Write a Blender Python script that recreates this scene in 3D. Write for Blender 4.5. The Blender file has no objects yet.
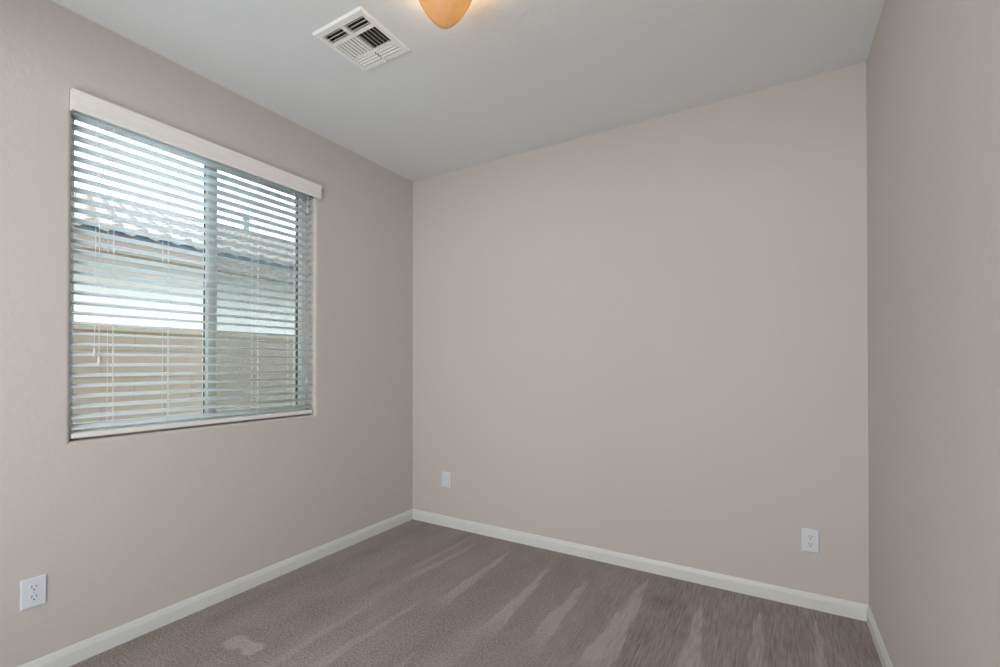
import bpy, bmesh, math, random
from math import pi, sin, cos, radians
from mathutils import Vector, Matrix

random.seed(7)
S = bpy.context.scene
COL = S.collection

# ------------------------------------------------------------------ camera, sky, sun, exposure
cam_d = bpy.data.cameras.new('camera')
cam = bpy.data.objects.new('camera', cam_d)
COL.objects.link(cam)
cam.location = (0, 0, 1.256)
cam.rotation_euler = (pi / 2 + 0.0066, 0, 0.5372)
cam_d.sensor_width = 36
cam_d.lens = 16.641
cam_d.shift_y = 0.0273
cam_d.clip_start = 0.02
S.camera = cam

S.view_settings.view_transform = 'Standard'
S.view_settings.look = 'None'
S.view_settings.gamma = 1
S.view_settings.use_curve_mapping = False
S.view_settings.exposure = 0.07

W = bpy.data.worlds.new('sky')
S.world = W
W.use_nodes = True
bg = W.node_tree.nodes['Background']
bg.inputs['Color'].default_value = (0.85, 0.94, 1.0, 1)
bg.inputs['Strength'].default_value = 6.3

sun_d = bpy.data.lights.new('sun', 'SUN')
sun_d.energy = 2.0
sun_d.angle = radians(4)
sun_d.color = (1.0, 0.95, 0.87)
sun = bpy.data.objects.new('sun', sun_d)
sun.rotation_euler = Vector((1.0, -0.45, 1.25)).to_track_quat('Z', 'Y').to_euler()
sun.location = (4, -2, 6)
COL.objects.link(sun)

hall_d = bpy.data.lights.new('living_room_fill', 'AREA')  # added fill light, stands in for daylight from the unseen living room
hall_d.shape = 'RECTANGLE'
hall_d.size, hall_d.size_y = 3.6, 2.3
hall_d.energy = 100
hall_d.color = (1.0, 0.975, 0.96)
hall = bpy.data.objects.new('living_room_fill', hall_d)
hall.location = (-2.3, -5.1, 1.60)
hall.rotation_euler = (Vector((-2.3, -5.1, 1.60)) - Vector((-0.2, 2.5, 1.75))).to_track_quat('Z', 'Y').to_euler()
COL.objects.link(hall)

side_d = bpy.data.lights.new('living_room_side_fill', 'AREA')  # unseen fill light added to lift the left wall, no window here
side_d.shape = 'RECTANGLE'
side_d.size, side_d.size_y = 2.6, 2.2
side_d.energy = 125
side_d.color = (0.87, 0.955, 1.0)
side = bpy.data.objects.new('living_room_side_fill', side_d)
side.location = (2.9, -4.4, 1.60)
side.rotation_euler = (Vector((2.9, -4.4, 1.60)) - Vector((-2.53, 1.4, 1.50))).to_track_quat('Z', 'Y').to_euler()
COL.objects.link(side)

def area_light(name, loc, aim, sx, sy, energy, color):
    d = bpy.data.lights.new(name, 'AREA')
    d.shape = 'RECTANGLE'; d.size, d.size_y = sx, sy
    d.energy = energy; d.color = color
    o = bpy.data.objects.new(name, d)
    o.location = loc
    o.rotation_euler = (Vector(loc) - Vector(aim)).to_track_quat('Z', 'Y').to_euler()
    COL.objects.link(o)
    return o
area_light('living_room_warm_fill', (-.7, -1.6, 2.3), (-.9, 2.8, 1.9), 1.4, .6, 24, (1.0, .94, .88))  # added warm fill behind the camera, stands in for lamp glow
area_light('living_room_bounce_fill', (-1.0, -1.0, .8), (-1.0, .6, 2.74), 1.2, .8, 28, (.92, .975, 1.0))  # added fill aimed up at the ceiling, no fixture there

# ------------------------------------------------------------------ room dimensions
XL, XR, YB, YF, H = -2.5343, 0.3894, 2.8684, -0.16, 2.74
OY0, OY1, OZ0, OZ1 = 0.745, 1.936, 0.930, 2.395      # window opening in the left wall
TW = 0.16
YA = -5.6                                             # far wall of the living room behind the camera

# ------------------------------------------------------------------ material helpers
def new_mat(name):
    m = bpy.data.materials.new(name)
    m.use_nodes = True
    return m, m.node_tree, m.node_tree.nodes['Principled BSDF']

def nd(nt, t, **kw):
    n = nt.nodes.new(t)
    for k, v in kw.items():
        setattr(n, k, v)
    return n

def plain(name, col, rough=0.5, metal=0.0, mottle=0.03, bump=0.0, bscale=60, spec=0.5):
    m, nt, p = new_mat(name)
    tc = nd(nt, 'ShaderNodeTexCoord')
    no = nd(nt, 'ShaderNodeTexNoise')
    no.inputs['Scale'].default_value = 9
    no.inputs['Detail'].default_value = 4
    nt.links.new(tc.outputs['Object'], no.inputs['Vector'])
    mx = nd(nt, 'ShaderNodeMix', data_type='RGBA')
    mx.inputs['A'].default_value = (*[c * (1 - mottle) for c in col], 1)
    mx.inputs['B'].default_value = (*[min(1, c * (1 + mottle)) for c in col], 1)
    nt.links.new(no.outputs['Fac'], mx.inputs['Factor'])
    nt.links.new(mx.outputs['Result'], p.inputs['Base Color'])
    p.inputs['Roughness'].default_value = rough
    p.inputs['Metallic'].default_value = metal
    p.inputs['Specular IOR Level'].default_value = spec
    if bump:
        n2 = nd(nt, 'ShaderNodeTexNoise')
        n2.inputs['Scale'].default_value = bscale
        n2.inputs['Detail'].default_value = 3
        nt.links.new(tc.outputs['Object'], n2.inputs['Vector'])
        b = nd(nt, 'ShaderNodeBump')
        b.inputs['Strength'].default_value = bump
        b.inputs['Distance'].default_value = 0.002
        nt.links.new(n2.outputs['Fac'], b.inputs['Height'])
        nt.links.new(b.outputs['Normal'], p.inputs['Normal'])
    return m

def textured_paint(name, col, strength, rough=0.75, spec=0.3):
    """drywall paint over a soft knock-down texture"""
    m, nt, p = new_mat(name)
    tc = nd(nt, 'ShaderNodeTexCoord')
    n1 = nd(nt, 'ShaderNodeTexNoise'); n1.inputs['Scale'].default_value = 34; n1.inputs['Detail'].default_value = 3; n1.inputs['Distortion'].default_value = 0.6
    n2 = nd(nt, 'ShaderNodeTexNoise'); n2.inputs['Scale'].default_value = 130; n2.inputs['Detail'].default_value = 2
    cr = nd(nt, 'ShaderNodeValToRGB')
    cr.color_ramp.elements[0].position = 0.50; cr.color_ramp.elements[1].position = 0.60
    ad = nd(nt, 'ShaderNodeMath', operation='MULTIPLY_ADD'); ad.inputs[1].default_value = 0.35
    b = nd(nt, 'ShaderNodeBump'); b.inputs['Strength'].default_value = strength; b.inputs['Distance'].default_value = 0.0014
    for n in (n1, n2):
        nt.links.new(tc.outputs['Object'], n.inputs['Vector'])
    nt.links.new(n1.outputs['Fac'], cr.inputs['Fac'])
    nt.links.new(n2.outputs['Fac'], ad.inputs[0])
    nt.links.new(cr.outputs['Color'], ad.inputs[2])
    nt.links.new(ad.outputs[0], b.inputs['Height'])
    nt.links.new(b.outputs['Normal'], p.inputs['Normal'])
    p.inputs['Base Color'].default_value = (*col, 1)
    p.inputs['Roughness'].default_value = rough
    p.inputs['Specular IOR Level'].default_value = spec
    return m

M_wall = textured_paint('greige_wall_paint', (0.565, 0.53, 0.508), 0.22)
M_ceil = textured_paint('ceiling_paint', (0.765, 0.79, 0.80), 0.18)
M_trim = plain('white_trim_paint', (0.68, 0.70, 0.69), 0.42, bump=0.05)
M_vinyl = plain('almond_vinyl', (0.84, 0.86, 0.80), 0.4)
M_plate = plain('white_plate_plastic', (0.68, 0.72, 0.78), 0.35, mottle=0.01)
M_slot = plain('dark_slot', (0.06, 0.065, 0.075), 0.6)
M_screw = plain('screw_metal', (0.62, 0.63, 0.65), 0.35, 0.6)
M_vent = plain('white_enamel_metal', (0.88, 0.88, 0.86), 0.4)
M_duct = plain('dark_duct_liner', (0.055, 0.05, 0.045), 0.8)
M_valance = plain('white_valance_vinyl', (0.80, 0.78, 0.77), 0.5)
M_cord = plain('white_cord', (0.74, 0.78, 0.78), 0.7)
M_bracket = plain('grey_bracket_metal', (0.16, 0.17, 0.15), 0.5, 0.4)
M_gasket = plain('dark_rubber_gasket', (0.05, 0.06, 0.055), 0.6)

# blind slats: white vinyl that lets a little daylight through
def slat_material():
    m, nt, p = new_mat('white_blind_vinyl')
    tc = nd(nt, 'ShaderNodeTexCoord')
    no = nd(nt, 'ShaderNodeTexNoise'); no.inputs['Scale'].default_value = 14
    mp = nd(nt, 'ShaderNodeMapping'); mp.inputs['Scale'].default_value = (6, 0.4, 6)
    nt.links.new(tc.outputs['Object'], mp.inputs['Vector']); nt.links.new(mp.outputs['Vector'], no.inputs['Vector'])
    mx = nd(nt, 'ShaderNodeMix', data_type='RGBA')
    mx.inputs['A'].default_value = (0.86, 0.89, 0.90, 1); mx.inputs['B'].default_value = (0.90, 0.93, 0.94, 1)
    nt.links.new(no.outputs['Fac'], mx.inputs['Factor']); nt.links.new(mx.outputs['Result'], p.inputs['Base Color'])
    p.inputs['Roughness'].default_value = 0.38
    tr = nd(nt, 'ShaderNodeBsdfTranslucent'); tr.inputs['Color'].default_value = (0.90, 0.97, 1.0, 1)
    ms = nd(nt, 'ShaderNodeMixShader'); ms.inputs[0].default_value = 0.58
    out = nt.nodes['Material Output']
    nt.links.new(p.outputs[0], ms.inputs[1]); nt.links.new(tr.outputs[0], ms.inputs[2]); nt.links.new(ms.outputs[0], out.inputs[0])
    return m
M_slat = slat_material()

def glass_material():
    m, nt, p = new_mat('tinted_window_glass')
    out = nt.nodes['Material Output']
    t = nd(nt, 'ShaderNodeBsdfTransparent'); t.inputs['Color'].default_value = (0.962, 0.99, 0.985, 1)
    g = nd(nt, 'ShaderNodeBsdfGlossy'); g.inputs['Roughness'].default_value = 0.02
    lw = nd(nt, 'ShaderNodeFresnel'); lw.inputs['IOR'].default_value = 1.45
    ms = nd(nt, 'ShaderNodeMixShader')
    nt.links.new(lw.outputs[0], ms.inputs[0]); nt.links.new(t.outputs[0], ms.inputs[1]); nt.links.new(g.outputs[0], ms.inputs[2])
    nt.links.new(ms.outputs[0], out.inputs[0])
    return m
M_glass = glass_material()

def screen_material():
    m, nt, p = new_mat('insect_screen_mesh')
    out = nt.nodes['Material Output']
    t = nd(nt, 'ShaderNodeBsdfTransparent')
    p.inputs['Base Color'].default_value = (0.38, 0.47, 0.45, 1); p.inputs['Roughness'].default_value = 0.7
    ms = nd(nt, 'ShaderNodeMixShader'); ms.inputs[0].default_value = 0.25
    nt.links.new(t.outputs[0], ms.inputs[1]); nt.links.new(p.outputs[0], ms.inputs[2]); nt.links.new(ms.outputs[0], out.inputs[0])
    return m
M_screen = screen_material()

def bowl_material():
    m, nt, p = new_mat('amber_alabaster_glass')
    out = nt.nodes['Material Output']
    tc = nd(nt, 'ShaderNodeTexCoord')
    no = nd(nt, 'ShaderNodeTexNoise'); no.inputs['Scale'].default_value = 7; no.inputs['Detail'].default_value = 4; no.inputs['Distortion'].default_value = 1.2
    nt.links.new(tc.outputs['Object'], no.inputs['Vector'])
    mx = nd(nt, 'ShaderNodeMix', data_type='RGBA')
    mx.inputs['A'].default_value = (0.16, 0.12, 0.07, 1); mx.inputs['B'].default_value = (0.20, 0.15, 0.09, 1)
    nt.links.new(no.outputs['Fac'], mx.inputs['Factor'])
    tl = nd(nt, 'ShaderNodeBsdfTranslucent'); nt.links.new(mx.outputs['Result'], tl.inputs['Color'])
    tp = nd(nt, 'ShaderNodeBsdfTransparent'); tp.inputs['Color'].default_value = (0.82, 0.74, 0.62, 1)
    p.inputs['Base Color'].default_value = (0.50, 0.40, 0.29, 1); p.inputs['Roughness'].default_value = 0.3
    m1 = nd(nt, 'ShaderNodeMixShader'); m1.inputs[0].default_value = 0.40
    m2 = nd(nt, 'ShaderNodeMixShader'); m2.inputs[0].default_value = 0.3
    nt.links.new(tl.outputs[0], m1.inputs[1]); nt.links.new(p.outputs[0], m1.inputs[2])
    nt.links.new(m1.outputs[0], m2.inputs[1]); nt.links.new(tp.outputs[0], m2.inputs[2])
    nt.links.new(m2.outputs[0], out.inputs[0])
    return m
M_bowl = bowl_material()

# ---- carpet: cut pile with the light wedges a vacuum cleaner leaves in it
def carpet_material():
    m, nt, p = new_mat('cut_pile_carpet')
    L = nt.links.new
    def mth(op, a, b=None, c=None, clamp=False):
        n = nd(nt, 'ShaderNodeMath', operation=op); n.use_clamp = clamp
        for i, v in enumerate((a, b, c)):
            if v is None: continue
            if isinstance(v, (int, float)): n.inputs[i].default_value = v
            else: L(v, n.inputs[i])
        return n.outputs[0]
    def smooth(v, a, b):
        n = nd(nt, 'ShaderNodeMapRange', interpolation_type='SMOOTHSTEP')
        n.inputs['From Min'].default_value = a; n.inputs['From Max'].default_value = b
        if a > b:
            n.inputs['From Min'].default_value = b; n.inputs['From Max'].default_value = a
            n.inputs['To Min'].default_value = 1; n.inputs['To Max'].default_value = 0
        L(v, n.inputs['Value']); return n.outputs[0]
    def noise(scale, detail=3, sc=(1, 1, 1), dist=0.0):
        n = nd(nt, 'ShaderNodeTexNoise'); n.inputs['Scale'].default_value = scale; n.inputs['Detail'].default_value = detail
        n.inputs['Distortion'].default_value = dist
        mp = nd(nt, 'ShaderNodeMapping'); mp.inputs['Scale'].default_value = sc
        L(geo.outputs['Object'], mp.inputs['Vector']); L(mp.outputs['Vector'], n.inputs['Vector'])
        return n.outputs['Fac']
    geo = nd(nt, 'ShaderNodeTexCoord')
    sep = nd(nt, 'ShaderNodeSeparateXYZ'); L(geo.outputs['Object'], sep.inputs[0])
    wob = mth('MULTIPLY', mth('SUBTRACT', noise(3.0, 3), 0.5), 0.022)
    fine = mth('MULTIPLY', mth('SUBTRACT', noise(30, 2, (1, 0.15, 1)), 0.5), 0.06)
    X = mth('ADD', mth('ADD', sep.outputs['X'], wob), fine)
    Y = sep.outputs['Y']
    tot = None
    # apex x, apex y, end y, half width gained per metre, lean, strength
    WEDGES = [(-0.645, 2.80, 1.70, .072, -.005, 1.0), (-0.334, 2.66, 1.60, .070, .030, .95), (-0.073, 2.76, 1.55, .055, .01, .95),
              (0.166, 2.80, 1.60, .030, -.01, .9), (-0.936, 2.62, 1.76, .062, .005, .9), (-1.201, 2.66, 1.75, .050, .045, .95),
              (-1.535, 2.76, 1.80, .046, .03, .85), (-1.80, 2.72, 1.95, .040, -.06, .6), (-1.90, 2.86, 2.05, .026, -.03, .55),
              (-1.62, 1.95, .9, .035, -.03, .6), (-1.34, 1.62, .9, .030, -.02, .55), (-1.83, 1.85, 1.0, .028, .02, .45)]
    for ax, ay, ey, wd, lean, st in WEDGES:
        d = mth('SUBTRACT', ay, Y)
        cx = mth('MULTIPLY_ADD', d, lean, ax)
        hw = mth('MULTIPLY_ADD', d, wd, 0.008)
        off = mth('ABSOLUTE', mth('SUBTRACT', X, cx))
        inside = smooth(mth('SUBTRACT', hw, off), -0.008, 0.014)
        v = mth('MULTIPLY', inside, mth('MULTIPLY', smooth(d, 0.0, 0.12), smooth(Y, ey, ey + 0.28)))
        v = mth('MULTIPLY', v, st)
        tot = v if tot is None else mth('MAXIMUM', tot, v)
    # scuffs where the pile was pressed by a foot
    for ex, ey, rx, ry in ((-2.095, 1.19, .055, .05), (-1.985, 1.20, .05, .045), (-2.03, 1.20, .05, .03)):
        dx = mth('DIVIDE', mth('SUBTRACT', X, ex), rx); dy = mth('DIVIDE', mth('SUBTRACT', Y, ey), ry)
        r = mth('SQRT', mth('ADD', mth('MULTIPLY', dx, dx), mth('MULTIPLY', dy, dy)))
        tot = mth('MAXIMUM', tot, mth('MULTIPLY', smooth(r, 1.25, 0.7), 1.0))
    # pile grain: combed along the room near the right side, speckled on the left
    streak = noise(115, 5, (1, 0.07, 1))
    speck = noise(105, 4)
    combed = mth('MULTIPLY', smooth(sep.outputs['X'], -1.3, -0.35), 0.75)
    gm = nd(nt, 'ShaderNodeMix'); L(combed, gm.inputs['Factor']); L(speck, gm.inputs['A']); L(streak, gm.inputs['B'])
    grain = gm.outputs['Result']
    blotch = noise(4.5, 4, (1.6, 0.8, 1), 0.5)
    bands = noise(5.0, 1, (1, 0.07, 1))
    edge = smooth(Y, 2.86, 2.76)     # pile not reached by the vacuum along the back wall
    val = mth('MULTIPLY_ADD', mth('SUBTRACT', grain, 0.5), 1.35, 0.40)
    val = mth('ADD', val, mth('MULTIPLY', mth('SUBTRACT', blotch, 0.5), 0.32))
    val = mth('ADD', val, mth('MULTIPLY', mth('SUBTRACT', bands, 0.5), 0.35))
    val = mth('ADD', val, mth('MULTIPLY', tot, 0.32), clamp=True)
    cr = nd(nt, 'ShaderNodeValToRGB')
    cr.color_ramp.elements[0].position = 0.0; cr.color_ramp.elements[0].color = (0.142, 0.112, 0.105, 1)
    cr.color_ramp.elements[1].position = 1.0; cr.color_ramp.elements[1].color = (0.52, 0.45, 0.43, 1)
    L(val, cr.inputs['Fac'])
    L(cr.outputs['Color'], p.inputs['Base Color'])
    p.inputs['Roughness'].default_value = 0.95
    p.inputs['Specular IOR Level'].default_value = 0.1
    p.inputs['Sheen Weight'].default_value = 0.15
    b = nd(nt, 'ShaderNodeBump'); b.inputs['Strength'].default_value = 0.55; b.inputs['Distance'].default_value = 0.004
    L(grain, b.inputs['Height']); L(b.outputs['Normal'], p.inputs['Normal'])
    return m
M_carpet = carpet_material()

def block_material():
    m, nt, p = new_mat('tan_block_masonry')
    tc = nd(nt, 'ShaderNodeTexCoord')
    sp = nd(nt, 'ShaderNodeSeparateXYZ'); cb = nd(nt, 'ShaderNodeCombineXYZ')
    nt.links.new(tc.outputs['Object'], sp.inputs[0]); nt.links.new(sp.outputs['Y'], cb.inputs['X']); nt.links.new(sp.outputs['Z'], cb.inputs['Y'])
    br = nd(nt, 'ShaderNodeTexBrick'); br.offset = 0.5
    br.inputs['Color1'].default_value = (0.295, 0.24, 0.185, 1); br.inputs['Color2'].default_value = (0.325, 0.27, 0.21, 1)
    br.inputs['Mortar'].default_value = (0.27, 0.23, 0.18, 1)
    br.inputs['Scale'].default_value = 1; br.inputs['Brick Width'].default_value = 0.4; br.inputs['Row Height'].default_value = 0.2
    br.inputs['Mortar Size'].default_value = 0.008; br.inputs['Mortar Smooth'].default_value = 0.4
    nt.links.new(cb.outputs[0], br.inputs['Vector'])
    no = nd(nt, 'ShaderNodeTexNoise'); no.inputs['Scale'].default_value = 14; nt.links.new(tc.outputs['Object'], no.inputs['Vector'])
    mx = nd(nt, 'ShaderNodeMix', data_type='RGBA', blend_type='MULTIPLY'); mx.inputs['Factor'].default_value = 0.3
    nt.links.new(br.outputs['Color'], mx.inputs['A']); nt.links.new(no.outputs['Color'], mx.inputs['B'])
    mx.inputs['Factor'].default_value = 0.12
    nt.links.new(mx.outputs['Result'], p.inputs['Base Color'])
    b = nd(nt, 'ShaderNodeBump'); b.inputs['Strength'].default_value = 0.5; b.inputs['Distance'].default_value = 0.006; b.invert = True
    nt.links.new(br.outputs['Fac'], b.inputs['Height']); nt.links.new(b.outputs['Normal'], p.inputs['Normal'])
    p.inputs['Roughness'].default_value = 0.9
    return m
M_block = block_material()
M_cap = plain('tan_block_cap', (0.34, 0.29, 0.23), 0.9, mottle=0.08)
M_stucco = plain('cream_stucco', (0.68, 0.675, 0.655), 0.9, mottle=0.03, bump=0.4, bscale=50)
M_fascia = plain('brown_painted_fascia', (0.15, 0.115, 0.095), 0.7)
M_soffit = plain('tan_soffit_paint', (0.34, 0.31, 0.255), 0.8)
M_under = plain('eave_closure_shade_blue', (0.10, 0.145, 0.20), 0.8)  # dark blue stands for the shade under the tile edge
M_tile = plain('pale_concrete_tile', (0.175, 0.145, 0.13), 0.85, mottle=0.12)
M_pipe = plain('grey_vent_pipe_paint', (0.16, 0.19, 0.20), 0.6)
M_ground = plain('pale_gravel', (0.45, 0.40, 0.33), 0.95, mottle=0.15)
M_hall = plain('hall_paint', (0.62, 0.57, 0.53), 0.8)

# ------------------------------------------------------------------ mesh helpers
def obj(name, bm, m, parent=None, loc=(0, 0, 0), smooth=False, recalc=True):
    if recalc:
        bmesh.ops.recalc_face_normals(bm, faces=bm.faces[:])
    if smooth:
        for f in bm.faces: f.smooth = True
    me = bpy.data.meshes.new(name)
    bm.to_mesh(me); bm.free()
    me.materials.append(m)
    o = bpy.data.objects.new(name, me)
    COL.objects.link(o)
    o.location = loc
    if parent: o.parent = parent
    return o

def box(bm, x0, x1, y0, y1, z0, z1, bevel=0.0, seg=2):
    vs = [bm.verts.new((x, y, z)) for x in (x0, x1) for y in (y0, y1) for z in (z0, z1)]
    idx = [(0, 1, 3, 2), (4, 6, 7, 5), (0, 4, 5, 1), (2, 3, 7, 6), (0, 2, 6, 4), (1, 5, 7, 3)]
    fs = [bm.faces.new([vs[i] for i in f]) for f in idx]
    if bevel:
        es = set(e for f in fs for e in f.edges)
        bmesh.ops.bevel(bm, geom=list(es), offset=bevel, segments=seg, affect='EDGES', profile=0.5)
    return vs

def tube(bm, p, q, r, n=8, caps=True):
    p, q = Vector(p), Vector(q)
    d = (q - p).normalized()
    a = d.orthogonal().normalized(); b = d.cross(a)
    r0 = [bm.verts.new(p + (a * cos(2 * pi * k / n) + b * sin(2 * pi * k / n)) * r) for k in range(n)]
    r1 = [bm.verts.new(q + (a * cos(2 * pi * k / n) + b * sin(2 * pi * k / n)) * r) for k in range(n)]
    for k in range(n):
        bm.faces.new((r0[k], r0[(k + 1) % n], r1[(k + 1) % n], r1[k]))
    if caps:
        bm.faces.new(r0[::-1]); bm.faces.new(r1)

def lathe(bm, prof, n=32, c=(0, 0, 0)):
    rings = []
    for r, z in prof:
        if r < 1e-6:
            rings.append([bm.verts.new((c[0], c[1], c[2] + z))])
        else:
            rings.append([bm.verts.new((c[0] + r * cos(2 * pi * k / n), c[1] + r * sin(2 * pi * k / n), c[2] + z)) for k in range(n)])
    for a, b in zip(rings, rings[1:]):
        for k in range(n):
            k2 = (k + 1) % n
            if len(a) == 1 and len(b) == 1: continue
            if len(a) == 1: bm.faces.new((a[0], b[k2], b[k]))
            elif len(b) == 1: bm.faces.new((a[k], a[k2], b[0]))
            else: bm.faces.new((a[k], a[k2], b[k2], b[k]))

def extrude_profile(bm, prof, axis, a0, a1):
    """closed profile of (u, v) swept between a0 and a1; axis 'y': (u,v)->(x,z); axis 'x': (u,v)->(y,z)"""
    def P(u, v, a):
        return (u, a, v) if axis == 'y' else (a, u, v)
    r0 = [bm.verts.new(P(u, v, a0(u, v) if callable(a0) else a0)) for u, v in prof]
    r1 = [bm.verts.new(P(u, v, a1(u, v) if callable(a1) else a1)) for u, v in prof]
    n = len(prof)
    for k in range(n):
        bm.faces.new((r0[k], r0[(k + 1) % n], r1[(k + 1) % n], r1[k]))
    bm.faces.new(r0[::-1]); bm.faces.new(r1)

def empty(name, loc, label=None, cat=None, group=None, kind=None, parent=None):
    o = bpy.data.objects.new(name, None)
    COL.objects.link(o)
    o.location = loc
    o.empty_display_size = 0.1
    if label: o['label'] = label
    if cat: o['category'] = cat
    if group: o['group'] = group
    if kind: o['kind'] = kind
    if parent: o.parent = parent
    return o

def struct(o, label, cat):
    o['kind'] = 'structure'; o['label'] = label; o['category'] = cat
    return o

# ------------------------------------------------------------------ room shell
bm = bmesh.new(); box(bm, XL - TW, XR + .12, YF - .12, YB + .12, -.12, 0)
struct(obj('floor', bm, M_carpet), 'brown-taupe cut pile carpet floor with vacuum streaks', 'floor')

# ceiling with the hole for the duct
VX0, VX1, VY0, VY1 = -1.762, -1.491, 1.360, 1.631
bm = bmesh.new()
gx = [XL - TW, VX0, VX1, XR + .12]; gy = [YF - .12, VY0, VY1, YB + .12]
for z, flip in ((H, True), (H + .12, False)):
    vv = [[bm.verts.new((x, y, z)) for y in gy] for x in gx]
    for i in range(3):
        for j in range(3):
            if i == 1 and j == 1: continue
            f = (vv[i][j], vv[i + 1][j], vv[i + 1][j + 1], vv[i][j + 1])
            bm.faces.new(f[::-1] if flip else f)
    if z == H: low = vv
    else: up = vv
hole = [(1, 1), (2, 1), (2, 2), (1, 2)]
for k in range(4):
    (a, b), (c, d) = hole[k], hole[(k + 1) % 4]
    bm.faces.new((low[a][b], low[c][d], up[c][d], up[a][b]))
rim = [(0, 0), (1, 0), (2, 0), (3, 0), (3, 1), (3, 2), (3, 3), (2, 3), (1, 3), (0, 3), (0, 2), (0, 1)]
for k in range(12):
    (a, b), (c, d) = rim[k], rim[(k + 1) % 12]
    bm.faces.new((low[a][b], low[c][d], up[c][d], up[a][b]))
struct(obj('ceiling', bm, M_ceil), 'flat off-white textured ceiling', 'ceiling')

bm = bmesh.new(); box(bm, XL - TW, XR + .12, YB, YB + .12, 0, H)
struct(obj('wall_back', bm, M_wall), 'bare greige back wall facing the camera', 'wall')
bm = bmesh.new(); box(bm, XR, XR + .12, YF - .12, YB, 0, H)
struct(obj('wall_right', bm, M_wall), 'bare greige wall at the right edge of the room', 'wall')

# left wall: opening with rounded (bullnose) drywall corners
bm = bmesh.new()
RB = 0.018
def ring(off, x):
    return [bm.verts.new(p) for p in ((x, OY0 - off, OZ0 - off), (x, OY1 + off, OZ0 - off), (x, OY1 + off, OZ1 + off), (x, OY0 - off, OZ1 + off))]
def bridge(a, b, smooth=False):
    for k in range(4):
        f = bm.faces.new((a[k], a[(k + 1) % 4], b[(k + 1) % 4], b[k])); f.smooth = smooth
Yw0, Yw1 = YF - .12, YB
outer = [bm.verts.new(p) for p in ((XL, Yw0, 0), (XL, Yw1, 0), (XL, Yw1, H), (XL, Yw0, H))]
prev = ring(RB, XL)
bridge(outer, prev)
for k in range(1, 7):
    a = k / 6 * pi / 2
    r = ring(RB * (1 - sin(a)), XL - RB * (1 - cos(a)))
    bridge(prev, r, False); prev = r
r = ring(0, XL - TW); bridge(prev, r)
outer2 = [bm.verts.new(p) for p in ((XL - TW, Yw0, 0), (XL - TW, Yw1, 0), (XL - TW, Yw1, H), (XL - TW, Yw0, H))]
bridge(r, outer2); bridge(outer2, outer)
struct(obj('wall_left', bm, M_wall), 'greige left wall with the window opening', 'wall')

# wall behind the camera with a wide cased opening, and the living room beyond it
DX0, DX1, DH = -2.30, 0.20, 2.44
bm = bmesh.new()
box(bm, XL, DX0, YF - .12, YF, 0, H); box(bm, DX1, XR, YF - .12, YF, 0, H); box(bm, DX0, DX1, YF - .12, YF, DH, H)
struct(obj('wall_rear', bm, M_wall), 'greige wall behind the camera with a wide opening', 'wall')
bm = bmesh.new()
box(bm, XL - 1.4, XR + 3.2, YA - .12, YA, 0, H)
box(bm, XL - 1.4, XL - 1.28, YA, YF - .12, 0, H); box(bm, XR + 3.08, XR + 3.2, YA, YF - .12, 0, H)
box(bm, XL - 1.28, XL - TW, YF - .24, YF - .12, 0, H); box(bm, XR + .12, XR + 3.08, YF - .24, YF - .12, 0, H)
struct(obj('wall_living_room', bm, M_hall), 'walls of the living room behind the camera', 'wall')
bm = bmesh.new(); box(bm, XL - 1.4, XR + 3.2, YA - .12, YF - .12, -.12, 0)
struct(obj('floor_living_room', bm, M_hall), 'floor of the living room behind the camera', 'floor')
bm = bmesh.new(); box(bm, XL - 1.4, XR + 3.2, YA - .12, YF - .12, H, H + .12)
struct(obj('ceiling_living_room', bm, M_ceil), 'ceiling of the living room behind the camera', 'ceiling')

# baseboards
BH, BT = 0.0791, 0.012
PR = [(0, 0), (BT, 0), (BT, .054), (BT - .0022, .0565), (BT - .0022, .0605), (BT - .0035, .064), (BT - .006, .0725), (BT - .0085, .0775), (BT - .0105, BH), (0, BH)]
bm = bmesh.new()
extrude_profile(bm, [(XL + u, v) for u, v in PR], 'y', YF, lambda u, v: YB - (u - XL))
struct(obj('baseboard_left', bm, M_trim), 'white baseboard along the left wall under the window', 'baseboard')
bm = bmesh.new()
extrude_profile(bm, [(YB - u, v) for u, v in PR], 'x', lambda u, v: XL + (YB - u), lambda u, v: XR - (YB - u))
struct(obj('baseboard_back', bm, M_trim), 'white baseboard along the back wall', 'baseboard')
bm = bmesh.new()
extrude_profile(bm, [(XR - u, v) for u, v in PR], 'y', YF, lambda u, v: YB - (XR - u))
struct(obj('baseboard_right', bm, M_trim), 'white baseboard along the right wall', 'baseboard')

# ------------------------------------------------------------------ window
win = empty('window_1', (XL - .13, (OY0 + OY1) / 2, OZ0), 'sliding window behind the white blind', 'window', kind='structure')
def wpart(name, bm, m, parent=win):
    """build in world coordinates, store relative to the window"""
    o = obj(name, bm, m)
    o.parent = parent
    if parent is win:
        o.matrix_parent_inverse = Matrix.Translation(-Vector(win.location))
    o['kind'] = 'structure'
    return o
def frame_bm(x0, x1, y0, y1, z0, z1, wl, wr, wb, wt, bev=0.003):
    b = bmesh.new()
    box(b, x0, x1, y0, y0 + wl, z0, z1, bev); box(b, x0, x1, y1 - wr, y1, z0, z1, bev)
    box(b, x0, x1, y0 + wl - .001, y1 - wr + .001, z0, z0 + wb, bev); box(b, x0, x1, y0 + wl - .001, y1 - wr + .001, z1 - wt, z1, bev)
    return b
wpart('window_frame', frame_bm(XL - .158, XL - .088, OY0, OY1, OZ0, OZ1, .014, .034, .030, .02), M_vinyl)
YM0, YM1 = 1.318, 1.392
ls = wpart('sash', frame_bm(XL - .120, XL - .096, OY0 + .010, YM0 + .042, OZ0 + .024, OZ1 - .016, .026, .040, .04, .036), M_vinyl)
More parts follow.
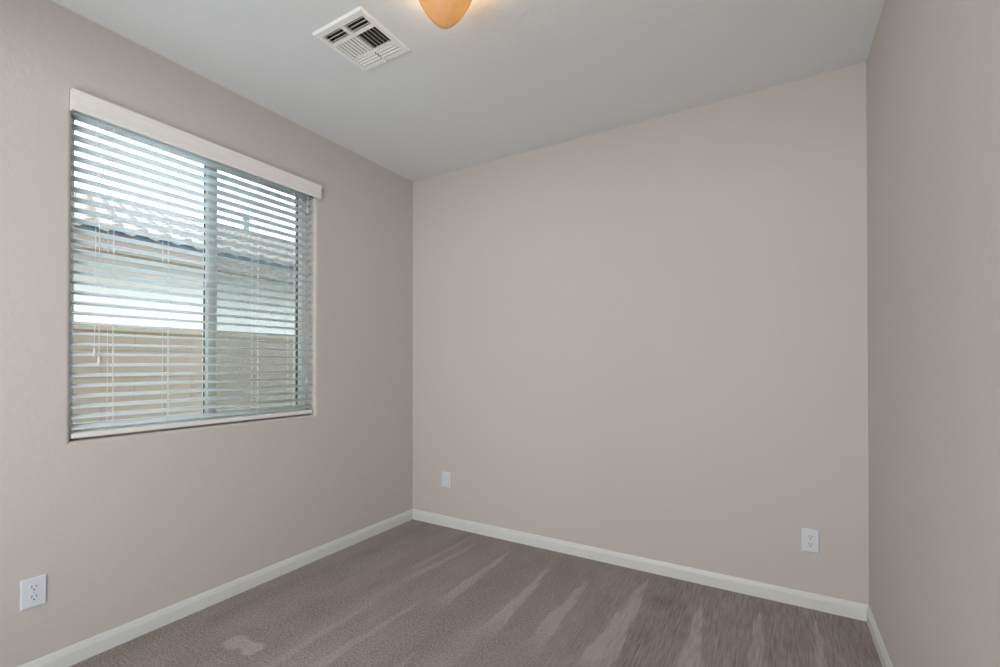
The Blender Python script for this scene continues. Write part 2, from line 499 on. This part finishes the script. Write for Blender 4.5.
rs = wpart('sash', frame_bm(XL - .150, XL - .124, YM1 - .044, OY1 - .014, OZ0 + .024, OZ1 - .016, .050, .020, .04, .036), M_vinyl)
b = bmesh.new(); box(b, XL - .110, XL - .106, OY0 + .034, YM0 + .004, OZ0 + .06, OZ1 - .05)
wpart('glass_pane', b, M_glass, ls)
b = bmesh.new(); box(b, XL - .139, XL - .135, YM1 - .014, OY1 - .031, OZ0 + .06, OZ1 - .05)
wpart('glass_pane', b, M_glass, rs)
# dark rubber seals at the glass edges
b = bmesh.new(); box(b, XL - .1055, XL - .0965, YM0 - .001, YM0 + .0015, OZ0 + .062, OZ1 - .053); wpart('seal', b, M_gasket, ls)
b = bmesh.new(); box(b, XL - .1345, XL - .1245, OY1 - .0355, OY1 - .0335, OZ0 + .062, OZ1 - .053); wpart('seal', b, M_gasket, rs)
b = bmesh.new(); box(b, XL - .0965, XL - .086, YM0 + .012, YM0 + .020, OZ0 + .062, OZ1 - .053, .002); wpart('pull_rail', b, M_vinyl, ls)
# insect screen outside the right half
b = bmesh.new(); box(b, XL - .1565, XL - .1560, YM1 - .03, OY1 - .03, OZ0 + .03, OZ1 - .03)
wpart('insect_screen', b, M_screen)
# latch on the meeting stile
b = bmesh.new(); box(b, XL - .098, XL - .078, YM0 - .002, YM0 + .020, 1.668, 1.694, .004)
tube(b, (XL - .080, YM0 + .009, 1.681), (XL - .068, YM0 + .009, 1.681), .007, 12)
wpart('latch', b, M_trim, ls)

# ------------------------------------------------------------------ blind
XS = XL - 0.036
blind = empty('window_blind', (XS, (OY0 + OY1) / 2, OZ0 + .008),
              'white horizontal slat blind with valance hanging over the window', 'blind')
def bpart(name, bm, m, parent=blind, smooth=False, loc=None):
    o = obj(name, bm, m, smooth=smooth)
    o.parent = parent
    if parent is blind:
        o.matrix_parent_inverse = Matrix.Translation(-Vector(blind.location))
    return o
# valance: moulded board with returns to the wall
VB, VT, VY0_, VY1_ = 2.317, 2.403, 0.735, 1.962
vp = [(0, VB), (.026, VB), (.0275, VB + .002), (.0275, VB + .019), (.0255, VB + .021), (.0255, VB + .024), (.0275, VB + .026), (.0275, VB + .034), (.026, VB + .0355), (.026, VB + .038),
      (.0275, VB + .040), (.0275, VB + .060), (.029, VB + .064), (.032, VB + .068), (.033, VB + .074), (.033, VT - .002), (.031, VT), (.018, VT), (.018, VB + .006), (0, VB + .006)]
bm = bmesh.new()
face = [(XL + .018 if u < .018 else XL + u, v) for u, v in vp if not (u == 0)]
face = [(XL + .016, VB)] + face[:-2] + [(XL + .016, VT)]
extrude_profile(bm, face, 'y', VY0_, VY1_)
box(bm, XL + .0005, XL + .017, VY0_, VY0_ + .008, VB, VT)
box(bm, XL + .0005, XL + .017, VY1_ - .008, VY1_, VB, VT)
bpart('valance', bm, M_valance)
# headrail
SY0, SY1 = OY0 + .004, OY1 - .006
bm = bmesh.new(); box(bm, XS - .027, XS + .027, SY0, SY1, 2.338, 2.380, .003)
bpart('headrail', bm, M_slat)
for ya, yb in ((OY0 + .0005, OY0 + .005), (OY1 - .005, OY1 - .0005)):
    bm = bmesh.new(); box(bm, XS - .029, XS + .030, ya, yb, 2.328, 2.3845)
    bpart('bracket', bm, M_bracket)
# slats
def slat_mesh(TILT=0.0):
    b = bmesh.new()
    n = 8; w = .052; cr = .0075; th = .0040
    top, bot = [], []
    for k in range(n + 1):
        u = -w / 2 + w * k / n
        z = cr * (1 - (2 * u / w) ** 2) - cr * .5
        e = .45 if k in (0, n) else 1
        x, zz = u * cos(TILT) + z * sin(TILT), -u * sin(TILT) + z * cos(TILT)
        top.append((x, zz + th / 2 * e)); bot.append((x, zz - th / 2 * e))
    prof = top + bot[::-1]
    r0 = [b.verts.new((u, -(SY1 - SY0) / 2, v)) for u, v in prof]
    r1 = [b.verts.new((u, (SY1 - SY0) / 2, v)) for u, v in prof]
    N = len(prof)
    for k in range(N):
        f = b.faces.new((r0[k], r0[(k + 1) % N], r1[(k + 1) % N], r1[k]))
        f.smooth = k not in (n, N - 1)
    b.faces.new(r0[::-1]); b.faces.new(r1)
    return b
N_SLATS, Z_TOP, PITCH = 31, 2.3165, 0.0443
first = obj('slat', slat_mesh(), M_slat, blind)
slat_z = []
for k in range(N_SLATS):
    o = first if k == 0 else first.copy()
    if k: COL.objects.link(o); o.parent = blind
    z = Z_TOP - PITCH * k
    slat_z.append(z)
    o.location = (0, 0, z - blind.location.z + random.uniform(-.0006, .0006))
    # the slats lean with the cords: room edge up at the top of the blind, room edge down just above the bottom rail
    tl = -8 + 2.5 * max(0, min(1, (2.3 - z) / .7)) + 13.5 * max(0, min(1, (1.58 - z) / .33)) + 6 * max(0, min(1, (1.15 - z) / .16))
    o.rotation_euler = (random.uniform(-.0008, .0008), radians(tl) + random.uniform(-.015, .015), 0)
# bottom rail with end caps
bm = bmesh.new(); box(bm, XS - .0255, XS + .0255, SY0, SY1, .9395, .9625, .006, 3)
bpart('bottom_rail', bm, M_valance)
for y in (SY0 + .05, SY0 + .36, SY1 - .36, SY1 - .05):
    bm = bmesh.new(); tube(bm, (XS, y, .9395), (XS, y, .9365), .008, 12)
    bpart('cord_button', bm, M_bracket)
# ladder cords
for y in (0.888, 1.106, 1.560, 1.790):
    bm = bmesh.new()
    for sx, zo in ((.0272, -.002), (-.0272, .002)):
        tube(bm, (XS + sx, y, 2.338), (XS + sx, y, .955), .0009, 6)
    for z in slat_z:
        tube(bm, (XS + .0272, y, z - .0068), (XS - .0272, y, z - .0025), .0007, 5)
    bpart('ladder_cord', bm, M_cord)
    bm = bmesh.new()
    tube(bm, (XS + .0275, y + .004, 2.338), (XS + .0275, y + .004, .955), .0006, 6)
    bpart('lift_cord', bm, M_cord)
# pull cords with tassels, in front of the slats
def pull_cord(y, z_end, x=XL - .004, sway=0.0):
    bm = bmesh.new()
    pts = [(x, y + sway * t * t, 2.335 + (z_end - 2.335) * t) for t in [i / 10 for i in range(11)]]
    for a, c in zip(pts, pts[1:]): tube(bm, a, c, .0010, 6, False)
    c = bpart('pull_cord', bm, M_cord)
    bm = bmesh.new()
    lathe(bm, [(0, .002), (.0022, .001), (.0035, -.006), (.0055, -.020), (.0065, -.034), (.0055, -.039), (0, -.040)], 16, pts[-1])
    t = bpart('tassel', bm, M_trim, c, True)
pull_cord(.826, 1.327, sway=-.004)
pull_cord(.838, 1.292)
pull_cord(1.882, 2.25, sway=.001)
pull_cord(1.886, 1.172, sway=-.006)

# ------------------------------------------------------------------ ceiling register
vent = empty('air_vent', (-1.6215, 1.4855, H), 'square white metal air register set in the ceiling left of the lamp', 'vent')
def vpart(name, bm, m, parent=vent, smooth=False):
    o = obj(name, bm, m, smooth=smooth); o.parent = parent
    o.matrix_parent_inverse = Matrix.Translation(-Vector(vent.location)); return o
PX0, PX1, PY0, PY1 = -1.776, -1.467, 1.331, 1.640
ZF = H - .010
bm = bmesh.new()
# bevelled outer frame
def rrect(x0, x1, y0, y1, z): return [bm.verts.new(p) for p in ((x0, y0, z), (x1, y0, z), (x1, y1, z), (x0, y1, z))]
IX0, IX1, IY0, IY1 = -1.748, -1.495, 1.366, 1.612
rings = [rrect(PX0, PX1, PY0, PY1, H - .0002), rrect(PX0, PX1, PY0, PY1, H - .003), rrect(PX0 + .007, PX1 - .007, PY0 + .007, PY1 - .007, ZF),
         rrect(IX0, IX1, IY0, IY1, ZF + .001), rrect(IX0, IX1, IY0, IY1, H + .004), rrect(PX0 + .02, PX1 - .02, PY0 + .02, PY1 - .02, H - .0002)]
for a, c in zip(rings, rings[1:] + rings[:1]):
    for k in range(4): bm.faces.new((a[k], a[(k + 1) % 4], c[(k + 1) % 4], c[k]))
XM = (IX0 + IX1) / 2
Y1_, Y2_ = 1.426, 1.548
box(bm, IX0 - .001, IX1 + .001, Y1_, Y1_ + .011, ZF + .0005, H + .004)
box(bm, IX0 - .001, IX1 + .001, Y2_, Y2_ + .011, ZF + .0005, H + .004)
box(bm, XM - .009, XM + .009, IY0 - .001, Y1_ + .001, ZF + .0008, H + .004)
box(bm, XM - .006, XM + .006, Y1_ + .010, Y2_ + .001, ZF + .0008, H + .004)
vpart('vent_frame', bm, M_vent)
bm = bmesh.new()
e = .0015
ring1 = [bm.verts.new((p[0] + .005, p[1] - .010, p[2])) for p in ((VX0 + e, VY0 + e, H + .0045), (VX1 - e, VY0 + e, H + .0045), (VX1 - e, VY1 - e, H + .0045), (VX0 + e, VY1 - e, H + .0045))]
ring2 = [bm.verts.new((v.co.x, v.co.y, H + .20)) for v in ring1]
for k in range(4): bm.faces.new((ring1[k], ring1[(k + 1) % 4], ring2[(k + 1) % 4], ring2[k]))
bm.faces.new(ring2)
vpart('duct', bm, M_duct)
def blade(b, along, a0, a1, c, d, w=.017, top=.006, h=.016):
    """curved blade: along axis 'x' or 'y', centred at c across, throwing air towards d (+1/-1)"""
    seg = 4
    pts = []
    for k in range(seg + 1):
        t = k / seg
        off = -d * w * .5 + d * w * (t ** 1.5)
        z = H + top - h * t
        pts.append((c + off, z))
    th = .0014
    prof = [(u, z) for u, z in pts] + [(u, z + th * 1.4) for u, z in pts[::-1]]
    r0, r1 = [], []
    for u, z in prof:
        r0.append(b.verts.new((a0, u, z) if along == 'x' else (u, a0, z)))
        r1.append(b.verts.new((a1, u, z) if along == 'x' else (u, a1, z)))
    n = len(prof)
    for k in range(n): b.faces.new((r0[k], r0[(k + 1) % n], r1[(k + 1) % n], r1[k]))
    b.faces.new(r0[::-1]); b.faces.new(r1)
LX, RX = (IX0 + .002, XM - .010), (XM + .010, IX1 - .002)
for a0, a1 in (LX, RX):
    b = bmesh.new()
    for c in (1.378, 1.3965, 1.415): blade(b, 'x', a0, a1, c, -1, .012)
    vpart('louver_bank', b, M_vent)
b = bmesh.new()
for k in range(6): blade(b, 'y', Y1_ + .012, Y2_ - .001, IX0 + .010 + k * .0195, -1, .0085, -.004, .0062)
vpart('louver_bank', b, M_vent)
b = bmesh.new()
for k in range(5): blade(b, 'y', Y1_ + .012, Y2_ - .001, XM + .018 + k * .0215, 1, .013)
vpart('louver_bank', b, M_vent)
for a0, a1 in ((LX[0], XM - .003), (XM + .003, RX[1])):
    b = bmesh.new()
    for c in (1.5670, 1.5835, 1.6000): blade(b, 'x', a0, a1, c, 1, .0072, -.004, .0055)
    vpart('louver_bank', b, M_vent)
# damper blades up in the duct, lever and screws
b = bmesh.new()
for k in range(6):
    x = VX0 + .03 + k * .042
    box(b, x, x + .0015, VY0 + .004, VY1 - .004, H + .012, H + .050)
vpart('damper', b, M_bracket)
b = bmesh.new()
box(b, -1.612, -1.606, 1.606, 1.617, ZF - .012, ZF + .002, .0015); tube(b, (-1.609, 1.612, ZF - .010), (-1.609, 1.619, ZF - .016), .004, 8)
vpart('damper_lever', b, M_vent)
for x, y in ((-1.762, 1.4855), (-1.481, 1.4855)):
    b = bmesh.new(); lathe(b, [(0, -.0022), (.0025, -.0018), (.0038, 0)], 12, (x, y, ZF + .0002)); vpart('screw', b, M_vent, smooth=True)

vent.location.x -= .005; vent.location.y += .010

# ------------------------------------------------------------------ ceiling lamp
LX_, LY_ = -1.060, 1.373
lamp = empty('ceiling_lamp', (LX_, LY_, H), 'ceiling lamp with a glowing amber glass bowl at the top edge', 'lamp')
def lpart(name, bm, m, smooth=True):
    o = obj(name, bm, m, lamp, smooth=smooth, recalc=True); return o
tip = 2.521 - H
bm = bmesh.new()
outp = [(0, 0), (.011, .002), (.022, .0065), (.037, .0155), (.054, .033), (.068, .051), (.081, .071), (.092, .090), (.101, .108), (.111, .135), (.118, .160), (.120, .160), (.119, .164)]
prof = [(r, tip + z) for r, z in outp] + [(max(0, r - .004), tip + z + (.004 if r < .08 else .0)) for r, z in outp[::-1]]
lathe(bm, prof, 40)
lpart('glass_bowl', bm, M_bowl)
bm = bmesh.new(); lathe(bm, [(0, 0), (.075, 0), (.078, -.006), (.070, -.022), (.030, -.028), (0, -.028)], 32)
lpart('canopy', bm, M_screw)
bm = bmesh.new(); tube(bm, (0, 0, -.028), (0, 0, -.075), .008, 12); box(bm, -.119, .119, -.006, .006, -.066, -.062)
lpart('stem', bm, M_screw, False)
ld = bpy.data.lights.new('bulb_light', 'POINT')
ld.energy = 5.0
ld.color = (1.0, 0.66, 0.37)
ld.shadow_soft_size = 0.03
lo = bpy.data.objects.new('bulb_light', ld); COL.objects.link(lo); lo.parent = lamp; lo.location = (0, 0, -.080)

# ------------------------------------------------------------------ wall plates
def cover(b, w, h, t):
    """bevelled plate standing off the wall in local x (width), z (height), facing -y"""
    sets = [(w / 2, h / 2, 0), (w / 2, h / 2, -t * .45), (w / 2 - .0025, h / 2 - .0025, -t * .85), (w / 2 - .006, h / 2 - .006, -t)]
    rs_ = [[b.verts.new(p) for p in ((-a, y, -c), (a, y, -c), (a, y, c), (-a, y, c))] for a, c, y in sets]
    for p, q in zip(rs_, rs_[1:]):
        for k in range(4): b.faces.new((p[k], p[(k + 1) % 4], q[(k + 1) % 4], q[k]))
    b.faces.new(rs_[-1]); b.faces.new(rs_[0][::-1])
def disc_face(b, cz, w, h, y0, y1, n=28):
    """receptacle face: circle cut flat at top and bottom"""
    pts = []
    for k in range(n):
        a = 2 * pi * k / n
        pts.append((w / 2 * cos(a), cz + max(-h / 2, min(h / 2, w / 2 * sin(a)))))
    f0 = [b.verts.new((x, y0, z)) for x, z in pts]; f1 = [b.verts.new((x, y1, z)) for x, z in pts]
    for k in range(n): b.faces.new((f0[k], f0[(k + 1) % n], f1[(k + 1) % n], f1[k]))
    b.faces.new(f1); b.faces.new(f0[::-1])
def duplex(loc, rot, label):
    t = empty('electrical_outlet', loc, label, 'outlet', group='duplex outlets on the walls'); t.rotation_euler.z = rot
    b = bmesh.new(); cover(b, .076, .118, .0065); obj('cover_plate', b, M_plate, t)
    for cz in (.0195, -.0195):
        b = bmesh.new(); disc_face(b, cz, .034, .028, -.006, -.0085)
        r = obj('receptacle', b, M_plate, t)
        b = bmesh.new()
        box(b, -.0078, -.0053, -.0089, -.0080, cz + .0005, cz + .0095)
        box(b, .0053, .0078, -.0089, -.0080, cz + .0015, cz + .0085)
        tube(b, (0, -.0080, cz - .0072), (0, -.0089, cz - .0072), .0030, 12)
        obj('slots', b, M_slot, r)
    b = bmesh.new(); tube(b, (0, -.006, 0), (0, -.0076, 0), .0030, 12); obj('screw', b, M_screw, t)
    return t
duplex((XL + .0002, .634, .350), pi / 2, 'white duplex outlet on the left wall near the lower left corner')
duplex((.152, YB - .0002, .3465), 0, 'white duplex outlet low on the back wall near its right end')
t = empty('wall_plate', (-2.193, YB - .0002, .360), 'small white wall plate low on the back wall near the window-side corner', 'wall plate')
b = bmesh.new(); cover(b, .076, .118, .006); obj('cover_plate', b, M_plate, t)
b = bmesh.new(); box(b, -.0165, .0165, -.0082, -.0055, -.033, .033, .001); ins = obj('insert', b, M_plate, t)
b = bmesh.new(); tube(b, (0, -.008, .0), (0, -.014, .0), .0048, 6); tube(b, (0, -.0135, 0), (0, -.0165, 0), .0030, 12); obj('jack', b, M_screw, ins)
for z in (-.0485, .0485):
    b = bmesh.new(); tube(b, (0, -.0055, z), (0, -.0070, z), .0030, 12); obj('screw', b, M_screw, t)

# ------------------------------------------------------------------ outside
bm = bmesh.new(); box(bm, -30, 8, -20, 30, -.45, -.25)
g = obj('ground', bm, M_ground); struct(g, 'pale gravel side yard outside the window', 'ground')
# our own roof: unseen slab, eave placed to keep sun off the fence
bm = bmesh.new(); box(bm, -2.95, 4.5, -3.5, 5.5, 3.05, 3.20)
struct(obj('roof', bm, M_stucco), 'own roof slab over the room', 'roof')

# block fence
fence = empty('block_fence', (-4.2, 3, -.25), 'tan concrete block fence seen through the blind, below the neighbouring house', 'fence')
bm = bmesh.new(); box(bm, -.15, 0, -7, 9, 0, 1.547 + .25 - .05); o = obj('block_wall', bm, M_block, fence)
bm = bmesh.new(); box(bm, -.16, .01, -7, 9, 1.547 + .25 - .05, 1.547 + .25, .004); obj('cap', bm, M_cap, fence)

# neighbour's house
HX = -6.15; EX = -5.60
house = empty('neighbour_house', (HX, 4, -.25), 'cream stucco house with pale wavy tile roof beyond the block fence', 'house')
def hpart(name, bm, m, smooth=False):
    o = obj(name, bm, m, house, smooth=smooth)
    o.parent = house
    for v in o.data.vertices: v.co -= house.location
    return o
HY0, HY1 = -9, 19
bm = bmesh.new(); box(bm, -16.6, HX, HY0 + .5, HY1 - .5, -.25, 2.46); hpart('wall', bm, M_stucco)
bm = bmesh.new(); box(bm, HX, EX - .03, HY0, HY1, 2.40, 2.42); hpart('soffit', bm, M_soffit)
bm = bmesh.new(); box(bm, EX - .045, EX, HY0, HY1, 2.355, 2.535); hpart('fascia', bm, M_fascia)
bm = bmesh.new(); box(bm, EX - .03, EX - .01, HY0, HY1, 2.495, 2.60); hpart('eave_closure_shade', bm, M_under)
SL = 1 / 3
bm = bmesh.new()
PER, AMP, RUN = .21, .030, .34
rows = 17
ny = int((HY1 - HY0) / (PER / 10))
def wave(y):
    t = (y / PER) % 1.0
    return AMP * (abs(sin(pi * t)) ** .8 * 2 - 1) if t < .62 else AMP * (-1 + .6 * abs(sin(pi * t)))
prevrow = None
xe = EX + .06
for r in range(rows):
    x0 = xe - r * RUN; x1 = xe - (r + 1) * RUN
    za = 2.585 + (xe - x0) * SL + .022; zb = 2.585 + (xe - x1) * SL - .006
    off = (r % 2) * PER * .5
    A, B, C = [], [], []
    for k in range(ny + 1):
        y = HY0 + (HY1 - HY0) * k / ny
        w = wave(y + off)
        A.append(bm.verts.new((x0, y, za + w))); B.append(bm.verts.new((x1, y, zb + w))); C.append(bm.verts.new((x0, y, za + w - (.10 if r else .045))))
    for k in range(ny):
        f = bm.faces.new((A[k], A[k + 1], B[k + 1], B[k])); f.smooth = False
        bm.faces.new((C[k], C[k + 1], A[k + 1], A[k]))
hpart('tile_roof', bm, M_tile)
xr_ = xe - rows * RUN; zr = 2.585 + rows * RUN * SL
bm = bmesh.new()   # far slope and ridge cap
vs = [bm.verts.new(p) for p in ((xr_, HY0, zr - .04), (xr_, HY1, zr - .04), (xr_ - 5.8, HY1, 2.5), (xr_ - 5.8, HY0, 2.5))]; bm.faces.new(vs)
n_c = int((HY1 - HY0) / .4)
for k in range(n_c):
    y = HY0 + k * .4
    ang = [pi * i / 8 for i in range(9)]
    r0 = [bm.verts.new((xr_ + .13 * cos(a), y, zr - .03 + .11 * sin(a))) for a in ang]
    r1 = [bm.verts.new((xr_ + .115 * cos(a), y + .42, zr - .03 + .09 * sin(a))) for a in ang]
    for i in range(8): bm.faces.new((r0[i], r0[i + 1], r1[i + 1], r1[i]))
hpart('ridge', bm, M_tile)
for yy in (HY0 + .5, HY1 - .5):
    bm = bmesh.new()
    vs = [bm.verts.new(p) for p in ((HX, yy, 2.4), (xr_ - 5, yy, 2.4), (xr_, yy, zr - .08))]; bm.faces.new(vs)
    hpart('gable', bm, M_stucco)
bm = bmesh.new(); tube(bm, (-10.9, 6.40, 4.2), (-10.9, 6.40, 4.80), .065, 16); tube(bm, (-10.9, 6.40, 4.72), (-10.9, 6.40, 4.83), .085, 16)
hpart('vent_pipe', bm, M_pipe)
